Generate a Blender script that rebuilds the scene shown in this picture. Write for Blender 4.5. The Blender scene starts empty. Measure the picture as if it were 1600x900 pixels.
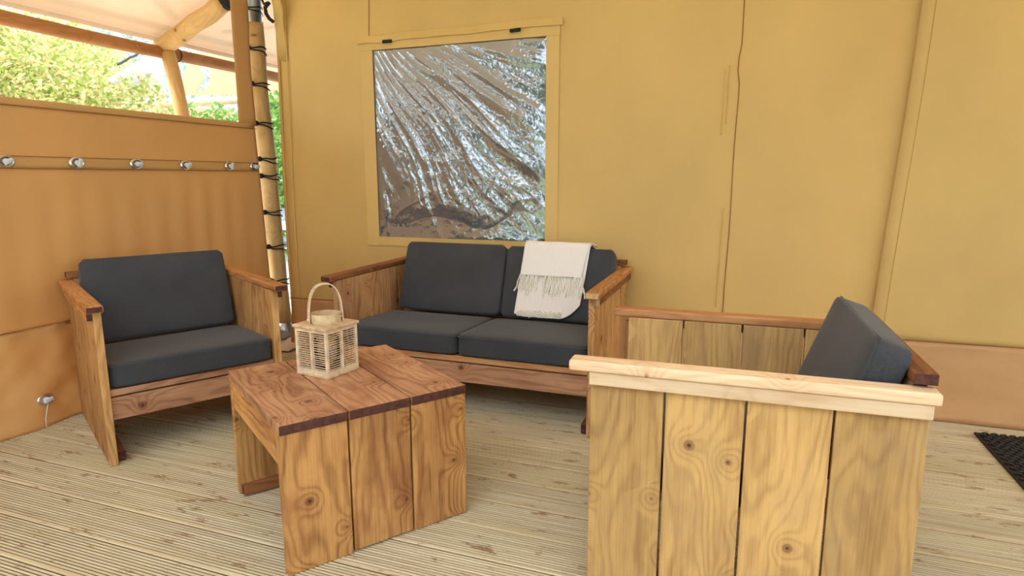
import bpy, bmesh, math, random
from mathutils import Vector, Matrix, noise
random.seed(7)
S = bpy.context.scene; COL = S.collection
R = math.radians
# ------------------------------------------------------------ camera
YAW, PITCH, ROLL, CAMH = R(20.2), .1753, -.0017, 1.099
cam = bpy.data.objects.new('camera', bpy.data.cameras.new('camera')); COL.objects.link(cam)
cam.data.sensor_width = 36; cam.data.lens = 36*976.4/1600
fw = Vector((-math.sin(YAW)*math.cos(PITCH), math.cos(YAW)*math.cos(PITCH), -math.sin(PITCH)))
r1 = Vector((math.cos(YAW), math.sin(YAW), 0)); u1 = r1.cross(fw)
r2 = math.cos(ROLL)*r1 + math.sin(ROLL)*u1; u2 = r2.cross(fw)
cam.matrix_world = Matrix(((r2.x, u2.x, -fw.x, 0), (r2.y, u2.y, -fw.y, 0), (r2.z, u2.z, -fw.z, CAMH), (0, 0, 0, 1)))
S.camera = cam
# ------------------------------------------------------------ sky, sun, exposure
w = bpy.data.worlds.new('sky'); S.world = w; w.use_nodes = True
bg = w.node_tree.nodes['Background']; bg.inputs['Color'].default_value = (.80, .895, 1, 1); bg.inputs['Strength'].default_value = 2.9
sun = bpy.data.objects.new('sun', bpy.data.lights.new('sun', 'SUN')); COL.objects.link(sun)
sun.data.energy = 5.0; sun.data.angle = R(4); sun.data.color = (1, .96, .9)
sun.rotation_euler = Vector((-.75, -.38, 1.25)).to_track_quat('Z', 'Y').to_euler()
S.view_settings.view_transform = 'Standard'; S.view_settings.look = 'None'; S.view_settings.gamma = 1
S.view_settings.use_curve_mapping = False; S.view_settings.exposure = 0.36

# ------------------------------------------------------------ node helpers
def rgb(r, g, b): return tuple(((c/255)/12.92 if c/255 <= .04045 else ((c/255+.055)/1.055)**2.4) for c in (r, g, b)) + (1,)
class NT:
    def __init__(s, name):
        s.m = bpy.data.materials.new(name); s.m.use_nodes = True; s.t = s.m.node_tree
        s.b = s.t.nodes['Principled BSDF']; s.out = s.t.nodes['Material Output']
    def n(s, typ, ins={}, **kw):
        o = s.t.nodes.new(typ)
        for k, v in kw.items(): setattr(o, k, v)
        for k, v in ins.items(): s.set(o.inputs[k], v)
        return o
    def set(s, sock, v):
        if isinstance(v, bpy.types.NodeSocket): s.t.links.new(v, sock)
        elif isinstance(v, bpy.types.Node): s.t.links.new(v.outputs[0], sock)
        else: sock.default_value = v
    def M(s, op, a, b=0, c=0): 
        return s.n('ShaderNodeMath', {0: a, 1: b, 2: c}, operation=op).outputs[0]
    def mix(s, f, a, b, bt='MIX'):
        o = s.n('ShaderNodeMix', {}, data_type='RGBA', blend_type=bt)
        s.set(o.inputs[0], f); s.set(o.inputs[6], a); s.set(o.inputs[7], b); return o.outputs[2]
    def noise(s, vec, scale, detail=3, rough=.5, dist=0):
        return s.n('ShaderNodeTexNoise', {'Vector': vec, 'Scale': scale, 'Detail': detail, 'Roughness': rough, 'Distortion': dist}).outputs[0]
    def map(s, vec, scale=(1, 1, 1), loc=(0, 0, 0)):
        return s.n('ShaderNodeMapping', {'Vector': vec, 'Scale': scale, 'Location': loc}).outputs[0]
    def ramp(s, f, a, b, lo=0., hi=1.):
        o = s.n('ShaderNodeMapRange', {0: f, 1: a, 2: b, 3: lo, 4: hi}); return o.outputs[0]
    def bump(s, h, strength=.3, dist=.002):
        s.set(s.b.inputs['Normal'], s.n('ShaderNodeBump', {'Height': h, 'Strength': strength, 'Distance': dist}).outputs[0])

def wood(name, light, dark, knot=(90, 45, 25), rough=.6, grain=1., knots=.68, patch=None, pamt=.5):
    T = NT(name)
    oc = T.n('ShaderNodeTexCoord').outputs['Object']; rnd = T.n('ShaderNodeObjectInfo').outputs['Random']
    off = T.n('ShaderNodeCombineXYZ', {0: T.M('MULTIPLY', rnd, 37), 1: T.M('MULTIPLY', rnd, 91), 2: T.M('MULTIPLY', rnd, 5)})
    p = T.n('ShaderNodeVectorMath', {0: oc, 1: off.outputs[0]}, operation='ADD').outputs[0]
    sp = T.n('ShaderNodeSeparateXYZ', {0: p}); x, y, z = sp.outputs
    fl = T.n('ShaderNodeCombineXYZ', {0: x, 1: T.M('ADD', y, T.M('MULTIPLY', z, .7)), 2: 0.}).outputs[0]
    vo = T.n('ShaderNodeTexVoronoi', {'Vector': fl, 'Scale': 5.8}, voronoi_dimensions='2D')
    d = vo.outputs['Distance']; cr = T.n('ShaderNodeSeparateColor', {0: vo.outputs['Color']}).outputs[0]
    mask = T.M('GREATER_THAN', cr, 1-knots)
    d2 = T.M('ADD', d, T.M('MULTIPLY', T.M('SUBTRACT', T.noise(fl, 40, 2), .5), .03))
    infl = T.M('MULTIPLY', mask, T.M('POWER', 2.718, T.M('MULTIPLY', -26., T.M('MULTIPLY', d, d))))
    wv = T.noise(T.map(p, (1.1, 4.5, 3)), 1., 2, .5)
    wv2 = T.noise(T.map(p, (6, 16, 8)), 1., 2, .5)
    g = T.M('ADD', T.M('ADD', T.M('MULTIPLY', y, 30), T.M('MULTIPLY', wv, 13)), T.M('ADD', T.M('MULTIPLY', infl, 2.6), T.M('MULTIPLY', wv2, 1.5)))
    g = T.M('ADD', g, T.M('MULTIPLY', z, 22))
    ring = T.M('POWER', T.M('ADD', .5, T.M('MULTIPLY', .5, T.M('SINE', T.M('MULTIPLY', g, 6.283)))), 2.2)
    fib = T.noise(T.map(p, (5, 170, 120)), 1., 3, .6)
    tone = T.noise(T.map(p, (2.2, 7, 5)), 1., 3, .6)
    f = T.M('ADD', T.M('MULTIPLY', ring, .38*grain), T.M('ADD', T.M('MULTIPLY', T.M('SUBTRACT', fib, .42), .9), T.ramp(tone, .35, .75, -.1, .5)))
    f = T.M('ADD', T.M('MULTIPLY', f, 1.2), -.03); f = T.n('ShaderNodeClamp', {0: f}).outputs[0]
    c = T.mix(f, rgb(*light), rgb(*dark))
    if patch: c = T.mix(T.M('MULTIPLY', T.ramp(T.noise(T.map(p, (3, 5, 5), (7, 3, 1)), 1.3, 4, .65), .48, .68), pamt), c, rgb(*patch))
    halo = T.M('MULTIPLY', infl, .3)
    c = T.mix(halo, c, rgb(*dark))
    kr = T.M('ADD', .55, T.M('MULTIPLY', .2, T.M('SINE', T.M('MULTIPLY', d2, 260))))
    kz = T.n('ShaderNodeSeparateColor', {0: vo.outputs['Color']}).outputs[1]; ks = T.M('ADD', .035, T.M('MULTIPLY', kz, .075))
    kf = T.M('MULTIPLY', T.M('MULTIPLY', mask, T.n('ShaderNodeClamp', {0: T.M('MULTIPLY', T.M('SUBTRACT', ks, d2), 40)}).outputs[0]), kr)
    c = T.mix(kf, c, rgb(*knot))
    kc = T.M('MULTIPLY', mask, T.n('ShaderNodeClamp', {0: T.M('MULTIPLY', T.M('SUBTRACT', T.M('MULTIPLY', ks, .4), d2), 60)}).outputs[0])
    c = T.mix(T.M('MULTIPLY', kc, .75), c, rgb(40, 22, 14))
    val = T.n('ShaderNodeHueSaturation', {'Color': c, 'Value': T.M('ADD', .84, T.M('MULTIPLY', T.M('FRACT', T.M('MULTIPLY', rnd, 13.7)), .30))})
    T.set(T.b.inputs['Base Color'], val.outputs[0]); T.b.inputs['Roughness'].default_value = rough
    T.b.inputs['Specular IOR Level'].default_value = .3
    T.bump(T.M('ADD', T.M('MULTIPLY', fib, 1.), T.M('MULTIPLY', kf, -1.)), .35, .0012)
    return T.m

def plain(name, c, rough=.6, metal=0, bump=None, spec=.4, var=.08, sc=8):
    T = NT(name); oc = T.n('ShaderNodeTexCoord').outputs['Object']
    n_ = T.noise(oc, sc, 4, .6)
    T.set(T.b.inputs['Base Color'], T.mix(T.ramp(n_, .3, .7), rgb(*[max(0, x*(1-var)) for x in c]), rgb(*[min(255, x*(1+var)) for x in c])))
    T.b.inputs['Roughness'].default_value = rough; T.b.inputs['Metallic'].default_value = metal; T.b.inputs['Specular IOR Level'].default_value = spec
    if bump: T.bump(T.noise(oc, bump[0], 3), bump[1], .002)
    return T.m

def canvas(name, c, trans, tc, stain=None, weave=900, amount=.5):
    T = NT(name); oc = T.n('ShaderNodeTexCoord').outputs['Object']
    n_ = T.noise(T.map(oc, (1, 1, .7)), 1.7, 4, .6)
    col = T.mix(T.ramp(n_, .3, .7), rgb(*[x*.965 for x in c]), rgb(*[min(255, x*1.03) for x in c]))
    if stain: col = T.mix(T.M('MULTIPLY', T.ramp(T.noise(T.map(oc, (3, 3, 6)), 1.5, 5, .7), .5, .75), amount), col, rgb(*stain))
    h = T.M('ADD', T.M('MULTIPLY', T.noise(oc, weave, 1), .25), T.M('ADD', T.noise(T.map(oc, (3, 3, 2)), 2, 3, .55), T.M('MULTIPLY', T.noise(oc, 22, 2), .06)))
    bp = T.n('ShaderNodeBump', {'Height': h, 'Strength': .35, 'Distance': .012}).outputs[0]
    d = T.n('ShaderNodeBsdfDiffuse', {'Color': col, 'Normal': bp}); t = T.n('ShaderNodeBsdfTranslucent', {'Color': rgb(*tc), 'Normal': bp})
    gl = T.n('ShaderNodeBsdfGlossy', {'Color': (1, 1, 1, 1), 'Roughness': .45, 'Normal': bp})
    m1 = T.n('ShaderNodeMixShader', {0: trans, 1: d.outputs[0], 2: t.outputs[0]})
    m2 = T.n('ShaderNodeMixShader', {0: .03, 1: m1.outputs[0], 2: gl.outputs[0]})
    T.t.links.new(m2.outputs[0], T.out.inputs[0]); return T.m

M = {}
M['chair_wood'] = wood('chair_wood', (212, 164, 104), (142, 94, 50), patch=(174, 124, 78))
M['sofa_wood'] = wood('sofa_wood', (206, 156, 104), (146, 94, 56), patch=(184, 146, 116))
M['pale_wood'] = wood('yellow_wood', (208, 166, 104), (152, 112, 66), knot=(120, 70, 45), grain=.75, knots=.42, patch=(168, 136, 96))
M['new_wood'] = wood('new_pale_wood', (230, 202, 166), (202, 160, 118), knot=(160, 95, 65), grain=.7, knots=.4)
M['arm_wood'] = wood('arm_wood', (204, 146, 90), (146, 92, 50), knots=.4)
M['arm_dark'] = wood('arm_dark_wood', (158, 102, 62), (104, 60, 34), knots=.4)
M['far_arm'] = wood('far_arm_wood', (214, 158, 104), (176, 112, 64), knots=.4)
M['table_top'] = wood('table_top_wood', (206, 156, 116), (140, 90, 60), knot=(96, 52, 34), patch=(140, 82, 54), pamt=.55, rough=.5)
M['table_leg'] = wood('table_leg_wood', (210, 156, 92), (136, 86, 44), knot=(104, 58, 32), patch=(150, 92, 54), pamt=.6, knots=.85)
M['rail_wood'] = wood('rail_wood', (196, 148, 112), (146, 98, 68), knots=.6)
M['end_dark'] = plain('dark_end_grain', (78, 44, 34), .8, bump=(120, .5), var=.25, sc=60)
M['end_light'] = plain('light_end_grain', (206, 166, 118), .8, bump=(120, .4), var=.12, sc=60)
M['pole'] = wood('pole_wood', (230, 190, 128), (192, 148, 92), knot=(100, 60, 35), knots=.35, grain=.6)
M['eave'] = wood('eave_pole_wood', (196, 138, 84), (156, 98, 54), knots=.5, grain=.6)
M['deck'] = None
M['cushion'] = None
M['metal'] = plain('brushed_metal', (190, 192, 196), .35, .9)
M['chrome'] = plain('chrome', (225, 228, 232), .12, 1)
M['rubber'] = plain('black_rubber', (22, 22, 26), .6, spec=.5)
M['cord'] = plain('black_elastic', (20, 20, 22), .7)
M['peg'] = plain('grey_plastic', (205, 212, 220), .35)
M['canvas'] = canvas('ochre_canvas', (229, 192, 118), .14, (228, 190, 120))
M['canvas_tape'] = canvas('ochre_tape', (231, 194, 121), .1, (225, 190, 120))
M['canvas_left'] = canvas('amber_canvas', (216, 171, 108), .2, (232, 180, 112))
M['canvas_skirt'] = canvas('skirt_vinyl', (212, 162, 108), .1, (215, 165, 110), stain=(188, 142, 100))
M['roof'] = canvas('roof_canvas', (240, 224, 206), .27, (250, 232, 208))
M['hem'] = canvas('hem_canvas', (206, 162, 92), .1, (215, 165, 100))
M['thread'] = plain('brown_thread', (150, 100, 48), .9)

def deckmat():
    T = NT('deck_wood'); oc = T.n('ShaderNodeTexCoord').outputs['Object']; rnd = T.n('ShaderNodeObjectInfo').outputs['Random']
    off = T.n('ShaderNodeCombineXYZ', {0: T.M('MULTIPLY', rnd, 57), 1: T.M('MULTIPLY', rnd, 13), 2: 0.})
    p = T.n('ShaderNodeVectorMath', {0: oc, 1: off.outputs[0]}, operation='ADD').outputs[0]
    f = T.noise(T.map(p, (2, 90, 90)), 1, 3, .6); tn = T.noise(T.map(p, (1.2, 7, 7)), 1, 4, .6)
    c = T.mix(T.ramp(f, .3, .7), rgb(226, 212, 182), rgb(184, 163, 124))
    c = T.mix(T.M('MULTIPLY', T.ramp(tn, .45, .72), .55), c, rgb(204, 190, 142))
    dirt = T.noise(T.map(p, (7, 22, 5), (3, 9, 0)), 1, 5, .7)
    c = T.mix(T.M('MULTIPLY', T.ramp(dirt, .575, .66), .8), c, rgb(140, 96, 58))
    wear = T.noise(T.map(p, (2.5, 10, 5), (11, 2, 0)), 1, 5, .7)
    c = T.mix(T.M('MULTIPLY', T.ramp(wear, .6, .75), .5), c, rgb(176, 168, 158))
    z = T.n('ShaderNodeSeparateXYZ', {0: oc}).outputs[2]
    c = T.mix(T.ramp(z, -.0012, -.004), c, rgb(96, 72, 46))      # darker brown below the board surface, down in the grooves
    c = T.n('ShaderNodeHueSaturation', {'Color': c, 'Value': T.M('ADD', .93, T.M('MULTIPLY', rnd, .14))}).outputs[0]
    T.set(T.b.inputs['Base Color'], c); T.b.inputs['Roughness'].default_value = .65; T.b.inputs['Specular IOR Level'].default_value = .3
    T.bump(f, .3, .001); return T.m
M['deck'] = deckmat()
def cushmat():
    T = NT('charcoal_fabric'); oc = T.n('ShaderNodeTexCoord').outputs['Object']
    n_ = T.noise(T.map(oc, (6, 6, 6)), 1, 3)
    wv = T.M('ADD', T.noise(T.map(oc, (900, 120, 120)), 1, 1), T.noise(T.map(oc, (120, 900, 900)), 1, 1))
    c = T.mix(T.ramp(wv, .7, 1.3), rgb(48, 50, 55), rgb(62, 63, 67))
    c = T.mix(T.M('MULTIPLY', T.ramp(n_, .4, .7), .3), c, rgb(78, 78, 80))
    T.set(T.b.inputs['Base Color'], c); T.b.inputs['Roughness'].default_value = .75; T.b.inputs['Specular IOR Level'].default_value = .3
    T.b.inputs['Sheen Weight'].default_value = .15
    T.bump(wv, .2, .0008); return T.m
M['cushion'] = cushmat()
def throwmat():
    T = NT('cream_weave'); oc = T.n('ShaderNodeTexCoord').outputs['Object']
    sx = T.n('ShaderNodeSeparateXYZ', {0: oc}).outputs[0]
    st = T.M('ADD', .5, T.M('MULTIPLY', .5, T.M('SINE', T.M('MULTIPLY', sx, 900))))
    c = T.mix(st, rgb(242, 237, 232), rgb(232, 224, 217))
    T.set(T.b.inputs['Base Color'], c); T.b.inputs['Roughness'].default_value = .9; T.b.inputs['Specular IOR Level'].default_value = .1
    T.bump(T.M('ADD', st, T.noise(oc, 300, 2)), .35, .0012); return T.m
M['throw'] = throwmat()
M['fringe'] = plain('cream_yarn', (255, 244, 224), .9, spec=.1)
M['bamboo'] = plain('pale_bamboo', (214, 190, 158), .55, bump=(60, .3), var=.12, sc=30)
M['bamboo_dark'] = plain('tan_bamboo', (196, 168, 130), .6, bump=(60, .3), var=.12, sc=30)
def glass(name, c=(1, 1, 1, 1), rough=.02):
    T = NT(name); T.b.inputs['Transmission Weight'].default_value = 1; T.b.inputs['Roughness'].default_value = rough
    T.b.inputs['Base Color'].default_value = c; T.b.inputs['IOR'].default_value = 1.45; return T.m
M['glass'] = glass('jar_glass')
def filmmat():
    T = NT('clear_crumpled_film')
    lw = T.n('ShaderNodeLayerWeight', {'Blend': .35}).outputs['Fresnel']
    f = T.n('ShaderNodeClamp', {0: T.M('ADD', .34, T.M('MULTIPLY', lw, .9))}).outputs[0]
    oc = T.n('ShaderNodeTexCoord').outputs['Object']
    bp = T.n('ShaderNodeBump', {'Height': T.noise(T.map(oc, (1, 1, 1)), 30, 2, .5, .4), 'Strength': .25, 'Distance': .004}).outputs[0]
    g = T.n('ShaderNodeBsdfGlossy', {'Color': (.82, .88, .95, 1), 'Roughness': .035, 'Normal': bp}); tr = T.n('ShaderNodeBsdfTransparent', {'Color': (.93, .93, .92, 1)})
    m = T.n('ShaderNodeMixShader', {0: f, 1: tr.outputs[0], 2: g.outputs[0]}); df = T.n('ShaderNodeBsdfDiffuse', {'Color': rgb(214, 220, 226)}); m = T.n('ShaderNodeMixShader', {0: .13, 1: m.outputs[0], 2: df.outputs[0]}); T.t.links.new(m.outputs[0], T.out.inputs[0]); return T.m
M['film'] = filmmat()
def screenmat():
    T = NT('grey_mesh_screen')
    d = T.n('ShaderNodeBsdfDiffuse', {'Color': rgb(112, 124, 142)}); tr = T.n('ShaderNodeBsdfTransparent', {})
    m = T.n('ShaderNodeMixShader', {0: .72, 1: tr.outputs[0], 2: d.outputs[0]}); T.t.links.new(m.outputs[0], T.out.inputs[0]); return T.m
M['screen'] = screenmat()
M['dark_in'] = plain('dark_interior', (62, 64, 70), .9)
M['pale_in'] = plain('pale_cabinet', (190, 188, 186), .7)
def leafmat(name, a, b, t=.4):
    T = NT(name); g = T.n('ShaderNodeNewGeometry').outputs['Random Per Island']
    c = T.mix(g, rgb(*a), rgb(*b))
    d = T.n('ShaderNodeBsdfDiffuse', {'Color': c}); tl = T.n('ShaderNodeBsdfTranslucent', {'Color': c})
    m = T.n('ShaderNodeMixShader', {0: t, 1: d.outputs[0], 2: tl.outputs[0]}); T.t.links.new(m.outputs[0], T.out.inputs[0]); return T.m
M['leaf_y'] = leafmat('yellow_green_leaf', (132, 162, 66), (236, 212, 164)); M['leaf_g'] = leafmat('green_leaf', (96, 140, 70), (160, 186, 110))
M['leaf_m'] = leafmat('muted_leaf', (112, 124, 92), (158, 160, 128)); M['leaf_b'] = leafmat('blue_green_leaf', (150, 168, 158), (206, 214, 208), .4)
M['bark'] = plain('bark', (110, 90, 70), .9, bump=(20, .6)); M['ground'] = plain('pale_gravel', (196, 190, 176), .95, bump=(60, .5), var=.12, sc=30)
M['grass'] = plain('lawn', (134, 146, 106), .95, bump=(80, .6), var=.2, sc=12)
M['white'] = plain('white_paint', (236, 238, 240), .5, var=.03); M['orange_cloth'] = canvas('orange_cloth', (240, 196, 162), .3, (240, 200, 165))
M['white_roof'] = canvas('white_canvas', (236, 238, 242), .3, (240, 240, 245)); M['bgpole'] = plain('pale_pole', (232, 206, 176), .6)
M['dark_rod'] = plain('dark_rod', (80, 84, 90), .5); M['pot'] = plain('grey_pot', (150, 156, 162), .6)

# ------------------------------------------------------------ object helpers
def link(name, me, mat, parent=None, loc=(0, 0, 0), rot=None):
    o = bpy.data.objects.new(name, me); COL.objects.link(o)
    if mat is not None and me is not None:
        for m_ in (mat if isinstance(mat, (list, tuple)) else [mat]): me.materials.append(m_)
    o.location = loc
    if rot is not None:
        if isinstance(rot, Matrix): o.rotation_euler = rot.to_euler()
        else: o.rotation_euler = rot
    if parent: o.parent = parent
    return o
def tag(o, label, cat, group=None):
    o['label'] = label; o['category'] = cat
    if group: o['group'] = group
    return o
def empty(name, loc=(0, 0, 0), rz=0, label=None, cat=None, group=None):
    o = bpy.data.objects.new(name, None); COL.objects.link(o); o.location = loc; o.rotation_euler = (0, 0, rz)
    if label: tag(o, label, cat, group)
    return o
def struct(o): o['kind'] = 'structure'; return o
def stuff(o): o['kind'] = 'stuff'; return o
def mesh(name, bm, smooth=False):
    me = bpy.data.meshes.new(name); bm.normal_update(); bm.to_mesh(me); bm.free()
    if smooth:
        for p in me.polygons: p.use_smooth = True
    return me
def pyd(name, v, f, smooth=False):
    me = bpy.data.meshes.new(name); me.from_pydata(v, [], f); me.update()
    if smooth:
        for p in me.polygons: p.use_smooth = True
    return me
def boxbm(lx, ly, lz, bev=.003, seg=2, bm=None, mtx=None):
    b = bmesh.new(); bmesh.ops.create_cube(b, size=1); bmesh.ops.scale(b, vec=(lx, ly, lz), verts=b.verts)
    if bev: bmesh.ops.bevel(b, geom=b.edges[:], offset=bev, segments=seg, profile=.6, affect='EDGES')
    if mtx is not None: bmesh.ops.transform(b, matrix=mtx, verts=b.verts)
    if bm is None: return b
    t = bpy.data.meshes.new('t'); b.to_mesh(t); b.free(); bm.from_mesh(t); bpy.data.meshes.remove(t); return bm
_pc = {}
def plank(name, L, W_, T_, mat, parent, loc, rot=(0, 0, 0), end='light', bev=.003, seg=2):
    """board: local X = length, Y = width, Z = thickness; end grain on the two ends"""
    key = (round(L, 4), round(W_, 4), round(T_, 4), mat.name, end, bev)
    if key not in _pc:
        bm = boxbm(L, W_, T_, bev, seg); bm.normal_update()
        for f in bm.faces: f.material_index = 1 if abs(f.normal.x) > .8 else 0
        me = mesh(name, bm); me.materials.append(mat); me.materials.append(M['end_dark'] if end == 'dark' else (M['end_light'] if end == 'light' else mat)); _pc[key] = me
    return link(name, _pc[key], None, parent, loc, rot)
ROT_UP = Matrix(((0, 0, -1), (0, 1, 0), (1, 0, 0)))       # length X -> world Z ; width stays Y ; thickness -> -X
def tube(bm, pts, r, seg=8, caps=True, r_end=None):
    pts = [Vector(p) for p in pts]; rings = []
    up = None
    for i, p in enumerate(pts):
        a = pts[max(0, i-1)]; b = pts[min(len(pts)-1, i+1)]; d = (b-a).normalized()
        if up is None: up = d.orthogonal().normalized()
        up = (up - d*up.dot(d)).normalized(); s = d.cross(up)
        rr = r if r_end is None else r+(r_end-r)*i/(len(pts)-1)
        rings.append([bm.verts.new(p+(up*math.cos(6.2832*k/seg)+s*math.sin(6.2832*k/seg))*rr) for k in range(seg)])
    for i in range(len(rings)-1):
        for k in range(seg): bm.faces.new((rings[i][k], rings[i][(k+1) % seg], rings[i+1][(k+1) % seg], rings[i+1][k]))
    if caps: bm.faces.new(rings[0][::-1]); bm.faces.new(rings[-1])
def pole(name, a, b, r, mat, parent=None, r2=None, n=14, seg=16, wob=.004):
    """round pole, object X along its length"""
    a, b = Vector(a), Vector(b); L = (b-a).length; bm = bmesh.new()
    pts = [(L*i/n - L/2, wob*math.sin(i*1.3), wob*math.cos(i*.9)) for i in range(n+1)]
    tube(bm, pts, r, seg, True, r2 if r2 else r)
    o = link(name, mesh(name, bm, True), mat, parent, (a+b)/2); o.rotation_euler = (b-a).to_track_quat('X', 'Z').to_euler(); return o
def grid(nx, ny, fn, skip=None):
    v = [fn(i/nx, j/ny) for j in range(ny+1) for i in range(nx+1)]
    f = [(j*(nx+1)+i, j*(nx+1)+i+1, (j+1)*(nx+1)+i+1, (j+1)*(nx+1)+i) for j in range(ny) for i in range(nx) if not (skip and skip((i+.5)/nx, (j+.5)/ny))]
    return v, f
def nz(x, y, z=0): return noise.noise(Vector((x, y, z)))

# ------------------------------------------------------------ ground outside
gx = link('ground', pyd('ground', *grid(2, 2, lambda a, b: (-40+80*a, -30+70*b, -.25))), M['ground']); struct(gx)
# ------------------------------------------------------------ floor: grooved deck boards running along X
PER, Y0 = .157, 1.215
X0, X1 = -3.55, 4.2
floor = link('floor', mesh('floor', boxbm(X1-X0, 6.4, .06, 0)), M['bark'], None, ((X0+X1)/2, 1.6, -.075)); struct(floor)
def deck_profile():
    W_ = PER-.0025; pr = [(-W_/2, -.028), (-W_/2, -.003), (-W_/2+.003, 0), (-W_/2+.0145, 0)]
    n = 12; a = -W_/2+.0145; b = W_/2-.004; st = (b-a)/n
    for i in range(n):
        x = a+i*st
        pr += [(x+st*.12, -.0045), (x+st*.42, -.0045), (x+st*.58, 0), (x+st*.98, 0)]
    pr += [(W_/2, -.004), (W_/2, -.028)]
    return pr
pr = deck_profile(); L = X1-X0; n = len(pr)
v = [(sx*L/2, y, z) for sx in (-1, 1) for y, z in pr]
f = [(i, n+i, n+(i+1) % n, (i+1) % n) for i in range(n)] + [tuple(range(n))[::1], tuple(range(2*n-1, n-1, -1))]
dm = pyd('deck_board', v, f); dm.materials.append(M['deck'])
k0 = -11
for k in range(k0, 22):
    o = link('deck_board', dm, None, floor, ((X0+X1)/2 - floor.location.x, Y0+PER*(k+.5)-1.6, .075 + random.uniform(-.0006, .0006)))

# ------------------------------------------------------------ back wall with window
YB = 3.27; WX0, WX1, WZ0, WZ1 = -2.06, -1.005, .745, 1.822
def roofz(x):
    return 2.06+.42*(x+3.75) if x < .2 else 2.06+.42*3.95-.42*(x-.2)
def wall_off(x, z):
    a = .010*nz(x*1.1, z*.6, 3)+.004*nz(x*4, z*1.2, 8)+.0015*nz(x*14+z*5, z*9-x*4, 1)
    d = (x-.3)*.8+(z-.9)                      # slack diagonal folds low down
    a += .003*math.sin(d*26)*math.exp(-((d-.1)/.35)**2)*max(0, min(1, (1.3-z)))*max(0, min(1, (x+1)/1.5))
    return a
def edge_x(z): return -2.735-.012*math.sin(z*2.2)+.0*z
xs = sorted(set([edge_x(0)+i*.06 for i in range(12)] + [WX0+(WX1-WX0)*i/18 for i in range(19)] + [WX1+.055*i for i in range(1, 95)]))
xs = [x for i, x in enumerate(xs) if i == 0 or x-xs[i-1] > .004 or abs(x-WX0) < 1e-6 or abs(x-WX1) < 1e-6]
zs = [i*.0532 for i in range(14)]+[WZ0+(WZ1-WZ0)*i/20 for i in range(21)]+[WZ1+.06*i for i in range(1, 34)]
vs = []
for j, z in enumerate(zs):
    for i, x in enumerate(xs):
        zz = min(z, roofz(x)-.01); xx = x + (edge_x(zz)-edge_x(0))*max(0, 1-i/6)
        inw = 0 if (WX0-.02 < x < WX1+.02 and WZ0-.02 < z < WZ1+.02) else 1
        fold = .02*math.exp(-((x+2.66)/.03)**2)
        vs.append((xx, YB+wall_off(x, z)*inw+fold*.6-.03*max(0, .2-z), zz))
nx = len(xs)
fs = [(j*nx+i, j*nx+i+1, (j+1)*nx+i+1, (j+1)*nx+i) for j in range(len(zs)-1) for i in range(nx-1)
      if not (WX0-.001 < (xs[i]+xs[i+1])/2 < WX1+.001 and WZ0-.001 < (zs[j]+zs[j+1])/2 < WZ1+.001)]
wall = struct(link('wall_back', pyd('wall_back', vs, fs, True), M['canvas']))
sd = wall.modifiers.new('thick', 'SOLIDIFY'); sd.thickness = .002; sd.offset = -1
# canvas panel that laps over on the right, from the slanting seam onward
def seam_x(z): return .582+.024*(z/.6)-.006*math.sin(z*3)
def pan(a, b):
    z = .33+b*(3.4-.33); x = seam_x(z)+a*3.2; zz = min(z, roofz(x)-.012)
    lip = .020+.008*math.exp(-a*120)
    return (x, YB-lip+wall_off(x, z), zz)
o = link('canvas_panel', pyd('canvas_panel', *grid(60, 50, pan), True), M['canvas'], wall); m_ = o.modifiers.new('t', 'SOLIDIFY'); m_.thickness = .003
def strip(name, pts, wdt, y, mat, parent, th=.002, zpar=False, n=None):
    """flat tape following pts (x,z) on the back wall"""
    vv = []; 
    for i, (x, z) in enumerate(pts):
        a = pts[max(0, i-1)]; b = pts[min(len(pts)-1, i+1)]; d = Vector((b[0]-a[0], b[1]-a[1])).normalized(); nn = Vector((-d.y, d.x))*wdt/2
        for s in (-1, 1):
            for t in (0, 1): vv.append((x+nn.x*s, y-t*th, z+nn.y*s))
    ff = []
    for i in range(len(pts)-1):
        a = i*4; b = a+4
        ff += [(a+1, a+3, b+3, b+1), (a, b, b+2, a+2), (a, a+1, b+1, b), (a+2, b+2, b+3, a+3)]
    ff += [(0, 2, 3, 1), (len(vv)-4, len(vv)-3, len(vv)-1, len(vv)-2)]
    o = link(name, pyd(name, vv, ff), mat, parent); return o
def wl(x, z): return YB+wall_off(x, z)
# stitched seams: ridge tubes with thread
def seam_tube(fn, z0, z1, r, mat, name, off=.002, n=50, par=None):
    bm = bmesh.new(); tube(bm, [(fn(z0+(z1-z0)*i/n), wl(fn(z0+(z1-z0)*i/n), z0+(z1-z0)*i/n)-off, z0+(z1-z0)*i/n) for i in range(n+1)], r, 6)
    return link(name, mesh(name, bm, True), mat, par or wall)
seam_tube(lambda z: -.066+.014*(z-.45)/1.45*1.2+.005*math.exp(-((z-1.62)/.05)**2)*(-3)+.002*math.sin(z*9), .36, 3.3, .0022, M['thread'], 'seam')
seam_tube(lambda z: -.115+.014*(z-.45), 1.35, 1.62, .0025, M['canvas'], 'pucker')
seam_tube(lambda z: -.135+.014*(z-.45), 1.3, 1.6, .0025, M['canvas'], 'pucker')
seam_tube(lambda z: -.10+.014*(z-.45), .45, .95, .003, M['canvas'], 'pucker')
seam_tube(lambda z: -2.073+.008*(z-1.9)/.19, 1.9, 2.8, .0018, M['thread'], 'seam')
seam_tube(lambda z: seam_x(z)+.052, .36, 3.2, .0016, M['hem'], 'seam', off=.022)
seam_tube(lambda z: edge_x(z)+.006, .04, 2.5, .009, M['hem'], 'edge_hem', off=.0)
seam_tube(lambda z: edge_x(z)+.07, .04, 2.5, .004, M['canvas'], 'edge_fold', off=.003)
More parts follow.
